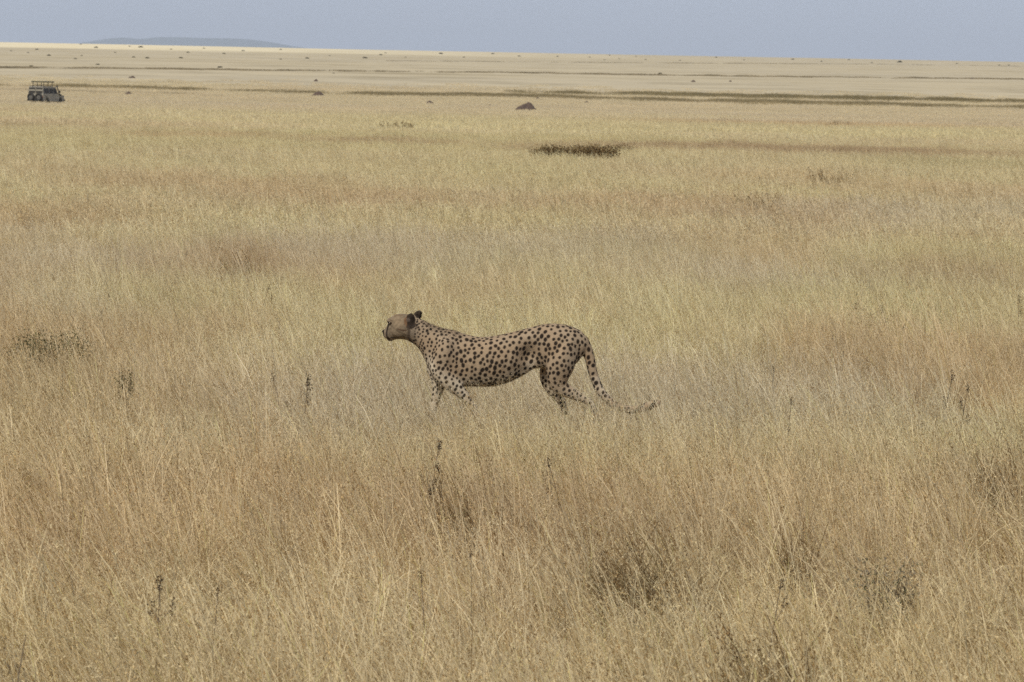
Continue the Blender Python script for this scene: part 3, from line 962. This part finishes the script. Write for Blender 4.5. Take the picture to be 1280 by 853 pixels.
def build_vehicle():
    paint = plain_mat('olive_paint', (0.30, 0.27, 0.20), 0.6, var=0.12, scale=2.0)
    dust = plain_mat('dusty_trim', (0.34, 0.315, 0.26), 0.6, var=0.15, scale=3.0)
    black = plain_mat('black_plastic', (0.022, 0.021, 0.018), 0.6)
    rubber = plain_mat('tyre_rubber', (0.030, 0.028, 0.024), 0.9, var=0.4, scale=8)
    steel = plain_mat('wheel_steel', (0.15, 0.14, 0.115), 0.5, metal=0.3)
    canvas = plain_mat('roof_panel', (0.075, 0.07, 0.035), 0.7, var=0.2)
    red = plain_mat('tail_lamp', (0.25, 0.02, 0.015), 0.2)
    glassm = plain_mat('window_glass', (0.05, 0.045, 0.036), 0.5, var=0.2, scale=1.0, spec=0.2)
    lampm = plain_mat('lamp_glass', (0.6, 0.6, 0.56), 0.1)
    root = empty('safari_vehicle', (0, 0, 0))
    tag(root, 'olive safari vehicle with raised roof panel and two spare wheels on its back', 'vehicle')
    # lower body: side outline with wheel arches, extruded across
    def arch(cx, r=0.47, z0=0.42, n=10):
        return [(cx + r * math.cos(a), z0 + r * math.sin(a)) for a in np.linspace(math.pi, 0, n)]
    prof = [(-2.42, 0.50)] + arch(-1.42) + arch(1.62) + [(2.42, 0.55), (2.46, 0.98), (2.38, 1.09), (1.12, 1.17), (1.02, 1.22), (-2.44, 1.22)]
    bm = bmesh.new()
    hw = 0.88
    L = [bm.verts.new((x, -hw, z)) for x, z in prof]; Rr = [bm.verts.new((x, hw, z)) for x, z in prof]
    bm.faces.new(L); bm.faces.new(Rr[::-1])
    for i in range(len(prof)):
        j = (i + 1) % len(prof)
        bm.faces.new((L[i], Rr[i], Rr[j], L[j]))
    bmesh.ops.triangulate(bm, faces=[f for f in bm.faces if len(f.verts) > 4])
    body = bm_obj('body', bm, paint, root)
    # cabin
    bm = bmesh.new()
    lo = [(-2.42, 1.21), (1.08, 1.21)]; hi = [(-2.33, 1.90), (0.62, 1.90)]
    vs = []
    for (x, z), w in ((lo[0], .87), (lo[1], .87), (hi[1], .79), (hi[0], .79)):
        vs.append((bm.verts.new((x, -w, z)), bm.verts.new((x, w, z))))
    for i in range(4):
        a, b = vs[i], vs[(i + 1) % 4]
        bm.faces.new((a[0], a[1], b[1], b[0]))
    bm.faces.new([v[0] for v in vs]); bm.faces.new([v[1] for v in vs][::-1])
    bm_obj('cabin', bm, paint, root)
    one_box('roof', (-0.85, 0, 1.925), (3.06, 1.64, 0.07), dust, root, 0.025)
    # side windows, set 8 mm proud of the sloping cabin wall
    def side_pane(x0, x1, z0, z1, s, x1t=None):
        x1t = x1 if x1t is None else x1t
        def yw(z): return s * (0.87 - 0.08 * (z - 1.21) / 0.69 + 0.008)
        V = [(x0, yw(z0), z0), (x1, yw(z0), z0), (x1t, yw(z1), z1), (x0, yw(z1), z1)]
        V += [(x, y - s * 0.02, z) for x, y, z in V]
        F = [(0, 1, 2, 3), (4, 7, 6, 5), (0, 4, 5, 1), (1, 5, 6, 2), (2, 6, 7, 3), (3, 7, 4, 0)]
        mesh_obj('side_window', V, F, glassm, root)
    for s in (-1, 1):
        side_pane(-2.22, -1.05, 1.27, 1.80, s); side_pane(-0.97, -0.02, 1.27, 1.80, s); side_pane(0.06, 0.86, 1.27, 1.80, s, 0.60)
        one_box('door_handle', (-0.10, s * 0.895, 1.10), (0.16, 0.03, 0.04), black, root)
        one_box('side_step', (0.05, s * 0.86, 0.44), (2.0, 0.16, 0.06), black, root, 0.015)
        one_box('side_moulding', (0.1, s * 0.888, 0.80), (1.95, 0.022, 0.07), dust, root)
        bm = bmesh.new(); rod(bm, (0.98, s * 0.86, 1.32), (0.98, s * 1.05, 1.38), 0.014); box(bm, (0.98, s * 1.10, 1.46), (0.06, 0.15, 0.26), 0.02); bm_obj('mirror', bm, black, root)
        one_box('tail_light', (-2.445, s * 0.80, 0.92), (0.03, 0.10, 0.22), red, root)
        bm = bmesh.new(); rod(bm, (2.45, s * 0.60, 0.85), (2.50, s * 0.60, 0.85), 0.10, 16); bm_obj('headlight', bm, lampm, root)
        # rear door with window
        d = one_box('rear_door', (-2.425, s * 0.43, 1.10), (0.04, 0.80, 1.15), paint, root, 0.012)
        V = []
        for dx in (-0.022, 0.0):
            V += [(-2.43 + dx, s * 0.05, 1.27), (-2.43 + dx, s * 0.80, 1.27), (-2.385 + dx - .03, s * 0.76, 1.84), (-2.385 + dx - .03, s * 0.05, 1.84)]
        mesh_obj('rear_window', V, [(0, 1, 2, 3), (4, 7, 6, 5), (0, 4, 5, 1), (1, 5, 6, 2), (2, 6, 7, 3), (3, 7, 4, 0)], glassm, root)
    V = [(1.055, -.74, 1.28), (1.055, .74, 1.28), (0.70, .70, 1.82), (0.70, -.70, 1.82)]
    V = [(x + 0.012, y, z + 0.008) for x, y, z in V] + [(x - 0.02, y, z - 0.01) for x, y, z in V]
    mesh_obj('windscreen', V, [(0, 1, 2, 3), (4, 7, 6, 5), (0, 4, 5, 1), (1, 5, 6, 2), (2, 6, 7, 3), (3, 7, 4, 0)], glassm, root)
    one_box('front_bumper', (2.56, 0, 0.58), (0.20, 1.80, 0.24), black, root, 0.03)
    one_box('rear_bumper', (-2.52, 0, 0.56), (0.16, 1.76, 0.18), black, root, 0.02)
    bm = bmesh.new()
    for y in (-0.45, 0.45): rod(bm, (2.60, y, 0.6), (2.62, y, 1.18), 0.035)
    rod(bm, (2.62, -0.45, 1.18), (2.62, 0.45, 1.18), 0.035); rod(bm, (2.62, -0.7, 0.9), (2.62, 0.7, 0.9), 0.03)
    bm_obj('bull_bar', bm, black, root)
    bm = bmesh.new()
    rod(bm, (1.65, -0.93, 1.08), (1.20, -0.93, 1.24), 0.055); rod(bm, (1.20, -0.93, 1.24), (0.72, -0.90, 1.98), 0.05); box(bm, (0.72, -0.90, 2.05), (0.20, 0.13, 0.18), 0.03)
    bm_obj('snorkel', bm, black, root)
    # pop-up roof panel on posts
    panel = one_box('roof_panel', (-0.80, 0, 2.48), (2.40, 1.50, 0.13), canvas, root, 0.025)
    for x in (-1.80, -0.80, 0.15):
        for s in (-1, 1):
            bm = bmesh.new(); rod(bm, (x, s * 0.62, 1.95), (x, s * 0.62, 2.44), 0.035); bm_obj('roof_post', bm, black, root)
    bm = bmesh.new()
    for s in (-1, 1): rod(bm, (-2.30, s * 0.74, 2.02), (-0.2, s * 0.74, 2.02), 0.03)
    for x in (-2.30, -1.25, -0.2): rod(bm, (x, -0.74, 2.02), (x, 0.74, 2.02), 0.03)
    bm_obj('roof_rack', bm, black, root)
    # wheels
    def wheel(name, c, axis):
        w = empty(name, c); w.parent = root
        if axis == 'X': w.rotation_euler = (0, 0, math.pi / 2)
        n = 28
        pr = [(0.22, -0.10), (0.34, -0.125), (0.385, -0.10), (0.39, 0.0), (0.385, 0.10), (0.34, 0.125), (0.22, 0.10)]
        V, F = [], []
        for i in range(n):
            a = 2 * math.pi * i / n
            for r, y in pr: V.append((r * math.cos(a), y, r * math.sin(a)))
        m = len(pr)
        for i in range(n):
            for j in range(m):
                F.append((i * m + j, i * m + (j + 1) % m, ((i + 1) % n) * m + (j + 1) % m, ((i + 1) % n) * m + j))
        t = mesh_obj('tyre', V, F, rubber, w, True)
        bm = bmesh.new()
        for y, r in ((0.0, 0.222),):
            q = bmesh.ops.create_cone(bm, cap_ends=True, segments=24, radius1=r, radius2=r, depth=0.12)
            bmesh.ops.transform(bm, matrix=Matrix.Rotation(math.pi / 2, 4, 'X'), verts=q['verts'])
        for s in (-1, 1): rod(bm, (0, 0, 0), (0, s * 0.10, 0), 0.065, 12)
        for k in range(6):
            a = k * math.pi / 3
            for s in (-1, 1): box(bm, (0.14 * math.cos(a), s * 0.063, 0.14 * math.sin(a)), (0.07, 0.02, 0.07))
        bm_obj('rim', bm, steel, w)
    for x in (-1.42, 1.62):
        for s in (-1, 1): wheel('wheel', (x, s * 0.76, 0.385), 'Y')
    for s in (-1, 1): wheel('spare_wheel', (-2.60, s * 0.45, 0.90), 'X')
    return root

veh = build_vehicle()
vp = at(57.5, 132.2)
veh.location = vp
veh.rotation_euler = (0, 0, R(71.5))

# ------------------------------------------------------------------ earth mounds
def mound_mesh(seed, w, h, n=30, peak=1.5):
    rg = np.random.default_rng(seed); V, F = [], []
    rr = np.linspace(1.0, 0.0, 12); off = rg.uniform(-50, 50, 3)
    for i, r in enumerate(rr):
        for j in range(n):
            a = 2 * math.pi * j / n
            d = 1 + 0.30 * mnoise.noise(Vector((math.cos(a) * 1.6, math.sin(a) * 1.6, 0)) + Vector(off))
            x = r * d * w / 2 * math.cos(a); y = r * d * w / 2 * math.sin(a)
            z = h * (1 - r ** peak) - 0.10 * (r > 0.98)
            z += h * 0.30 * (1 - r) ** 0.5 * mnoise.noise(Vector((x * 3.4 / w, y * 3.4 / w, seed)))
            z += h * 0.10 * mnoise.noise(Vector((x * 12 / w, y * 12 / w, seed)))
            V.append((x + (1 - r) * w * 0.06, y, z))
    for i in range(len(rr) - 1):
        for j in range(n):
            a = i * n + j; b = i * n + (j + 1) % n
            F.append((a, b, b + n, a + n))
    return V, F
def mound(px, py, wpx, hpx, seed, label, group=None, lift=0.0):
    p = at(px, py, lift)
    d = p.y
    V, F = mound_mesh(seed, wpx / FPX * d, hpx / FPX * d + 0.1)
    o = mesh_obj('earth_mound', V, F, M_SOIL, None, False)
    o.location = p
    tag(o, label, 'mound', group)
mound(657, 141.5, 37, 11.5, 3, 'tall dark cone shaped earth mound standing alone in the grass')
mound(397, 121.5, 19, 6, 5, 'dark flat topped earth mound on the sedge line, between vehicle and cone mound')
mound(536.5, 132.0, 16, 5, 8, 'low earth mound with three small bumps beside the cone shaped mound')
mound(160, 120.0, 14, 4.5, 11, 'small dark earth mound just beside the safari vehicle')
SM = 'tiny dark earth mounds far out on the plain'
for i, (a, b, w, h) in enumerate([(612.5, 134.8, 7, 3.2), (672, 125.6, 9, 3), (733, 130.2, 9, 3), (866.5, 102.6, 6, 2), (913, 102.4, 4, 1.6), (165, 97.8, 9, 2.4), (395, 101.8, 6, 2.2), (507.5, 138.8, 5, 2.4), (1215, 99, 4, 1.5)]):
    mound(a, b, w, h, 20 + i, 'tiny dark earth mound far out on the open plain', SM)

# ------------------------------------------------------------------ plants that stand out from the sward
DARKT = [(0.20, 0.13, 0.058), (0.15, 0.095, 0.042), (0.28, 0.19, 0.09), (0.34, 0.245, 0.125), (0.23, 0.17, 0.075)]
OLIVET = [(0.10, 0.10, 0.038), (0.075, 0.070, 0.03), (0.14, 0.13, 0.055), (0.20, 0.165, 0.08)]
GREYT = [(0.27, 0.225, 0.15), (0.36, 0.30, 0.20), (0.20, 0.155, 0.10), (0.16, 0.155, 0.08)]
def tussock(px, py, wpx, hpx, tones, label, n=260, seed=1, name='tussock', cat='tussock', group=None, wide=1.0, lean=0.35, depth=0.7):
    p = at(px, py, 0.34)
    d = p.y
    w = wpx / FPX * d; h = hpx / FPX * d + (0.34 if d < 40 else 0.44)
    rg = np.random.default_rng(seed)
    V, T, C = blades(n, w / 2, h * 0.6, h * 1.1, 0.0035 * wide, 0.008 * wide, rg, lean=lean, square=False, tones=tones, head=0.12, grains=6, grain=0.012 * wide, bunch=9)
    V[:, 1] *= depth
    o = link_mesh(name, fast_mesh(name, V, T, C, M_PLANT))
    o.location = p
    tag(o, label, cat, group)
    return o
def bush(px, py, wpx, hpx, tones, label, n=700, seed=1, leaf=0.02, name='low_bush', cat='bush', group=None, depth=0.6):
    """leafy low bush: twigs from the ground and leaves through the dome"""
    p = at(px, py, 0.34)
    d = p.y
    w = wpx / FPX * d; h = hpx / FPX * d + (0.34 if d < 40 else 0.44)
    rg = np.random.default_rng(seed)
    root = empty(name, p); tag(root, label, cat, group)
    lumps = [(rg.uniform(-0.42, 0.42) * w, rg.uniform(-0.42, 0.42) * w * depth, h * rg.uniform(0.65, 0.95), rg.uniform(0.10, 0.2) * w) for _ in range(11)]
    V, C = [], []
    for k in range(n):
        lx, ly, lz, lr = lumps[rg.integers(len(lumps))]
        bl = rg.normal(0, 1, 3); bl *= rg.uniform() ** 0.4 / np.linalg.norm(bl)
        c = np.array([lx, ly, lz * rg.uniform(0.5, 1.0)]) + bl * np.array([lr * 1.35, lr * 1.35 * depth, h * 0.2])
        c[2] = abs(c[2])
        a = rg.normal(0, 1, 3); a /= np.linalg.norm(a); b = np.cross(a, rg.normal(0, 1, 3)); b /= np.linalg.norm(b)
        l = leaf * rg.uniform(0.6, 1.4)
        V += [c - b * l * 0.28, c + a * l * 0.5 , c + b * l * 0.28, c - a * l * 0.5]
        t = np.array(tones[rg.integers(len(tones))]) * rg.uniform(0.8, 1.2); C += [t] * 4
    T = np.arange(n * 4).reshape(-1, 4)
    link_mesh('foliage', fast_mesh('foliage', np.array(V), T, np.array(C), M_PLANT), root)
    Vt, Tt = [], []
    for lx, ly, lz, lr in lumps:
        for q in range(3):
            e = np.array([lx, ly, lz * 1.15]) + rg.normal(0, lr * 0.6, 3) * np.array([1, depth, 0.4]); s = np.array([lx * 0.4, ly * 0.4, -0.02]); i = len(Vt)
            t_ = 0.0035 * max(1, d / 40)
            Vt += [s + (t_, 0, 0), s - (t_, 0, 0), s + (0, t_, 0), e]
            Tt += [(i, i + 1, i + 3), (i + 1, i + 2, i + 3), (i + 2, i, i + 3)]
    link_mesh('twigs', fast_mesh('twigs', np.array(Vt), np.array(Tt), np.tile(np.array([[0.10, 0.07, 0.04]]), (len(Vt), 1)), M_PLANT), root)
    return root

bush(44, 434, 136, 20, OLIVET, 'wide dark olive leafy bush half hidden in the grass before the cheetah', n=4200, seed=4, leaf=0.015)
bush(157, 464, 24, 4, OLIVET, 'small upright green sprig near the wide olive bush', n=320, seed=9, leaf=0.015, name='green_sprig', cat='sprig')
tussock(815, 694, 124, 34, DARKT, 'dark brown tussock in the grass below the cheetah hind legs', 460, 11)
tussock(975, 838, 150, 50, DARKT, 'broad dark tussock with tangled blades at the front of the grass', 520, 12)
tussock(815, 856, 60, 20, DARKT, 'little dark tuft beside the broad dark tussock at the front', 170, 13)
bush(1105, 704, 104, 6, GREYT, 'grey green bush of dry twigs behind the broad dark tussock', n=1000, seed=14, leaf=0.013, name='twiggy_bush')
tussock(22, 846, 80, 40, GREYT, 'grey leaning tussock at the front of the browner grass', 300, 15)
tussock(1252, 584, 76, 36, DARKT, 'dark brown tussock beyond the grey green twiggy bush', 300, 16)
tussock(596, 614, 90, 22, DARKT, 'low ragged brown tussock in the grass right under the cheetah belly', 260, 17)
tussock(1000, 664, 50, 22, DARKT, 'small dark tussock between the twiggy bush and the brown tussock', 130, 18)
tussock(298, 326, 66, 14, DARKT, 'thin brown tussock far behind the olive bush', 220, 19, wide=1.5)
tussock(1042, 226, 50, 8, DARKT, 'flat dark tussock out on the plain beyond the long low bush', 320, 21, wide=3)
tussock(957, 256, 48, 9, DARKT, 'sparse brown tussock on the plain behind the cheetah rump', 160, 22, wide=2.6)
bush(722, 195, 100, 9, DARKT, 'long low dark bush in the grass between cheetah and cone mound', n=9000, seed=23, leaf=0.06, depth=0.45)
bush(776, 187.5, 34, 4, DARKT[:3], 'short low dark bush right next to the long low bush', n=1000, seed=24, leaf=0.045, depth=0.45)
tussock(500, 157.5, 48, 2.2, DARKT, 'narrow dark strip of sedge on the plain behind the cheetah head', 260, 25, name='sedge_tuft', wide=5)
tussock(915, 152.0, 42, 1.8, DARKT, 'narrow brown strip of sedge beyond the short low bush', 230, 26, name='sedge_tuft', wide=5)
tussock(1048, 155.5, 34, 1.8, DARKT, 'thin brown strip of sedge near the main dark sedge line', 180, 27, name='sedge_tuft', wide=5)

def weed(px, py, hpx, label, seed, lean=-0.2, heads=3, size=1.0, group=None, curve=0.3):
    """single dry stalk with dark seed heads; px, py is the top of the plant"""
    rg = np.random.default_rng(seed)
    d0 = at(px, py + 9, 0.40); d = d0.y
    h = 0.40 + 11 / FPX * d
    root = empty('dry_weed', d0); tag(root, label, 'weed', group)
    pts = []
    for k in range(7):
        t = k / 6
        pts.append(np.array([lean * h * t + curve * lean * h * t * t, 0.05 * h * math.sin(t * 2), h * t]))
    def tube(pts, r0, r1, n=5):
        V, F = [], []
        for i, p in enumerate(pts):
            r = r0 + (r1 - r0) * i / (len(pts) - 1)
            for j in range(n):
                a = 2 * math.pi * j / n; V.append((p[0] + r * math.cos(a), p[1] + r * math.sin(a), p[2]))
        for i in range(len(pts) - 1):
            for j in range(n):
                F.append((i * n + j, i * n + (j + 1) % n, (i + 1) * n + (j + 1) % n, (i + 1) * n + j))
        return V, F
    V, F = tube(pts, 0.003 * size, 0.0018 * size)
    for k in range(max(1, heads - 1)):
        t = rg.uniform(0.55, 0.9); b = pts[int(t * 6)]
        e = b + np.array([rg.normal(0, 0.05), rg.normal(0, 0.03), rg.uniform(0.04, 0.08)])
        V2, F2 = tube([b, (b + e) / 2 + np.array([0.006, 0, 0]), e], 0.002 * size, 0.0014 * size)
        F += [tuple(i + len(V) for i in f) for f in F2]; V += V2
    mesh_obj('stem', V, F, M_STALK, root)
    ends = [pts[-1]] + [np.array(V[-5 - 15 * k]) for k in range(max(0, heads - 1))]
    for e in ends[:heads]:
        HV, HC = [], []
        L = rg.uniform(0.028, 0.05) * size; r = rg.uniform(0.010, 0.017) * size
        for k in range(46):
            c = e + np.array([rg.normal(0, r * 0.55), rg.normal(0, r * 0.55), rg.uniform(-L, L * 0.6)])
            a = rg.normal(0, 1, 3) + np.array([0, 0, 0.6]); a /= np.linalg.norm(a); b = np.cross(a, rg.normal(0, 1, 3)); b /= np.linalg.norm(b)
            l = 0.008 * size
            HV += [c - b * l * 0.4, c + b * l * 0.4, c + a * l]
            HC += [np.array((0.055, 0.036, 0.022)) * rg.uniform(0.7, 1.6)] * 3
        link_mesh('seed_head', fast_mesh('seed_head', np.array(HV), np.arange(len(HV)).reshape(-1, 3), np.array(HC), M_PLANT), root)
M_STALK = plain_mat('dry_stalk', (0.13, 0.09, 0.05), 0.8, var=0.3, scale=20)
weed(378, 478, 66, 'dry weed with a fat dark seed head in the grass before the cheetah', 31, 0.05, 3, 1.25)
weed(359, 472, 66, 'thin branching dry weed beside the one with the fat seed head', 32, -0.15, 2, 0.8)
weed(195, 730, 78, 'lone dark seed weed in the pale grass at the front', 33, 0.02, 3, 1.0)
weed(262, 738, 70, 'fainter seed weed next to the lone dark one at the front', 34, 0.05, 2, 0.7)
weed(957, 732, 66, 'short seed weed just behind the broad dark front tussock', 35, 0.1, 2, 0.8)
weed(1177, 470, 70, 'seed weed with a club shaped dark head behind the cheetah tail', 36, 0.12, 2, 1.2)
weed(1198, 487, 62, 'brown seed weed beside the club headed one', 37, 0.1, 3, 1.0)
weed(1152, 386, 56, 'bent dark weed leaning hard over the pale grass', 38, -0.6, 4, 1.0, curve=0.9)
weed(1274, 375, 56, 'dark knobbed weed in the reddish grass', 39, 0.0, 2, 1.2)
weed(563, 586, 70, 'twiggy dark weed beside the low ragged tussock', 40, -0.1, 4, 1.0)
weed(534, 557, 68, 'small dark weed in the grass under the cheetah forelegs', 41, 0.1, 2, 0.9)
weed(715, 579, 70, 'forked dark weed in the grass under the cheetah hind legs', 42, -0.2, 3, 1.0)
weed(964, 462, 62, 'slender dark weed in the yellowish grass behind the cheetah tail', 43, 0.03, 1, 0.9)
weed(983, 503, 60, 'small forked weed below the slender dark one', 44, 0.05, 2, 0.8)
weed(536, 722, 76, 'weed with one small head in the pale front grass', 45, -0.05, 1, 0.7)
weed(592, 690, 96, 'tall straight reddish stalk rising from the pale front grass', 46, -0.02, 1, 0.6)
weed(1072, 425, 60, 'fine drooping weed between the bent weed and the cheetah tail', 47, -0.3, 2, 0.6)
weed(318, 360, 50, 'fine forked weed between the olive bush and the thin brown tussock', 48, 0.2, 2, 0.8)
weed(112, 370, 56, 'thin straight dark stalk just behind the wide olive bush', 49, 0.25, 1, 0.6)
weed(217, 318, 48, 'straight dark stalk standing beyond the olive bush', 50, 0.2, 1, 0.7)

# ------------------------------------------------------------------ dark sedge lines across the far plain
def sedge_band(name, pts, label, dens, thick, hs, tint, wob=1.0):
    pu = np.array([p[0] for p in pts], float); pv = np.array([p[1] for p in pts], float)
    us = np.arange(pu.min() - 60, pu.max() + 60, 10.0)
    vs = np.interp(us, pu, pv)
    sl0 = (pv[1] - pv[0]) / (pu[1] - pu[0]); sl1 = (pv[-1] - pv[-2]) / (pu[-1] - pu[-2])
    vs = np.where(us < pu[0], pv[0] + (us - pu[0]) * sl0, vs); vs = np.where(us > pu[-1], pv[-1] + (us - pu[-1]) * sl1, vs)
    W = np.array([at(a, b) [:] for a, b in zip(us, vs)])
    t = rng.uniform(0, len(us) - 1.001, dens); i = t.astype(int); f = (t - i)[:, None]
    p = W[i] * (1 - f) + W[i + 1] * f
    uu = us[i] + 10 * f[:, 0]
    gate = fbm(uu / 34.0, uu * 0 + pv[0], 211, 4)
    keep = rng.uniform(size=dens) < sstep(0.18, 0.55, gate) * np.interp(uu, *wob)
    p = p[keep]; gate = gate[keep]; uu = uu[keep]
    X = p[:, 0]; Y = p[:, 1] + rng.normal(0, thick, len(p))
    sx = rng.uniform(0.7, 1.3, len(p)); sz = hs * rng.uniform(0.5, 1.3, len(p)) * (0.5 + gate)
    c = np.array(tint) * rng.uniform(0.7, 1.3, (len(p), 1))
    scatter(name, far_c, X, Y, c, np.stack([sx, sx, sz], 1), rng.uniform(0, 6.28, len(p)), label, 'sedge')
W1 = ([0, 300, 560, 800, 1280], [0.45, 0.5, 0.9, 1, 1])
sedge_band('sedge_line', [(0, 108.3), (160, 111.5), (320, 116), (480, 120.3), (640, 121.5), (780, 126), (960, 130), (1060, 132), (1280, 137)], 'long dark line of sedge crossing the whole plain behind the mounds', 3300, 7.0, 1.45, (0.44, 0.36, 0.20), W1)
sedge_band('sedge_line', [(705, 118), (815, 119.8), (960, 123), (1120, 125.6), (1280, 129)], 'shorter dark line of sedge just behind the long one', 1700, 8.0, 1.5, (0.38, 0.315, 0.17), ([700, 800, 1280], [0.5, 1, 1]))
sedge_band('sedge_line', [(0, 85.0), (155, 86.0), (320, 88.2), (455, 89.5), (640, 91.2), (800, 94.0), (960, 96), (1120, 97.6), (1280, 99.5)], 'thin brown line of scrub halfway up the far rise', 800, 8.0, 0.9, (0.40, 0.335, 0.215), ([0, 200, 400, 640, 1280], [1, .9, 0.5, 1, 1]))
sedge_band('sedge_line', [(545, 76.9), (640, 77.7), (800, 78.9), (960, 79.7), (1120, 81), (1280, 83.2)], 'faint brown line of scrub close under the horizon', 450, 10.0, 0.8, (0.46, 0.40, 0.28), ([500, 600, 1280], [0.8, 1, 1]))
sedge_band('sedge_line', [(75, 115.4), (150, 117.4), (190, 118.2)], 'short brown line of sedge beside the safari vehicle', 160, 4.0, 0.9, (0.36, 0.30, 0.18), ([0, 300], [0.8, 0.8]))

# ------------------------------------------------------------------ shrubs dotted over the far rise
def shrub_mesh(seed):
    rg = np.random.default_rng(seed); V, C = [], []
    for k in range(150):
        a = rg.uniform(0, 6.28); r = math.sqrt(rg.uniform()); z = (1 - r * r) ** 0.5 * rg.uniform(0.25, 1.0)
        c = np.array([r * math.cos(a), r * math.sin(a), z * 0.85]); q = rg.normal(0, 1, 3); q /= np.linalg.norm(q); b = np.cross(q, rg.normal(0, 1, 3)); b /= np.linalg.norm(b)
        l = rg.uniform(0.12, 0.28)
        V += [c - b * l, c + b * l, c + q * l * 1.4]; C += [np.array((0.10, 0.09, 0.05)) * rg.uniform(0.6, 1.5)] * 3
    return fast_mesh('shrub', np.array(V), np.arange(450).reshape(-1, 3), np.array(C), M_PLANT)
SH = [shrub_mesh(k) for k in range(3)]
far_px = [(1124.5, 78.2, 6), (1196, 80, 3), (1249, 82, 3), (1261, 82, 3), (1061, 75.2, 3), (991, 74.8, 4), (1027, 77.3, 3), (1278, 99, 3), (649, 70.8, 4), (762, 69.6, 2.5), (756, 75, 2.5),
          (774, 74, 2.5), (807, 75, 2.5), (895, 72.3, 3), (930, 75.4, 2.5), (737, 72, 2.5), (795, 71, 2.5), (825, 92.6, 5), (351, 62.6, 3.5), (551, 67.7, 5), (482, 66.7, 3), (616, 67.7, 4), (412, 70, 2.5),
          (384, 73.4, 5), (351, 74.6, 3), (476, 69, 4), (456, 73, 6), (417, 92, 3), (387, 88, 2.5), (507, 72, 2.5), (46, 62.4, 4), (14, 64, 3), (35, 66.4, 3), (61, 70, 5), (101, 55.8, 3), (176, 59.6, 6), (162, 58.4, 3),
          (214, 62, 3), (235, 66, 4), (255, 61, 3), (304, 64, 4), (280, 67.5, 4), (184, 73.2, 5), (167, 72, 4), (226, 73, 5), (102, 70, 3), (94, 74, 4), (122, 81.3, 5), (120, 60, 5), (144, 66, 3), (275, 84.8, 6), (247, 87.2, 4), (187, 86.4, 4), (39, 83.4, 5), (697, 71, 3), (850, 76, 3), (580, 72, 3), (1090, 79, 3)]
for i, (a, b, w) in enumerate(far_px):
    p = at(a, b)
    o = link_mesh('shrub', SH[i % 3])
    o.location = p
    s = 0.5 * w / FPX * p.y
    o.scale = (s, s, s * 0.75); o.rotation_euler = (0, 0, i * 1.7)
    tag(o, 'largest of the dark shrubs on the far skyline' if i == 0 else 'tiny dark shrub dotted on the far rise below the horizon', 'shrub', 'shrubs on the far rise')
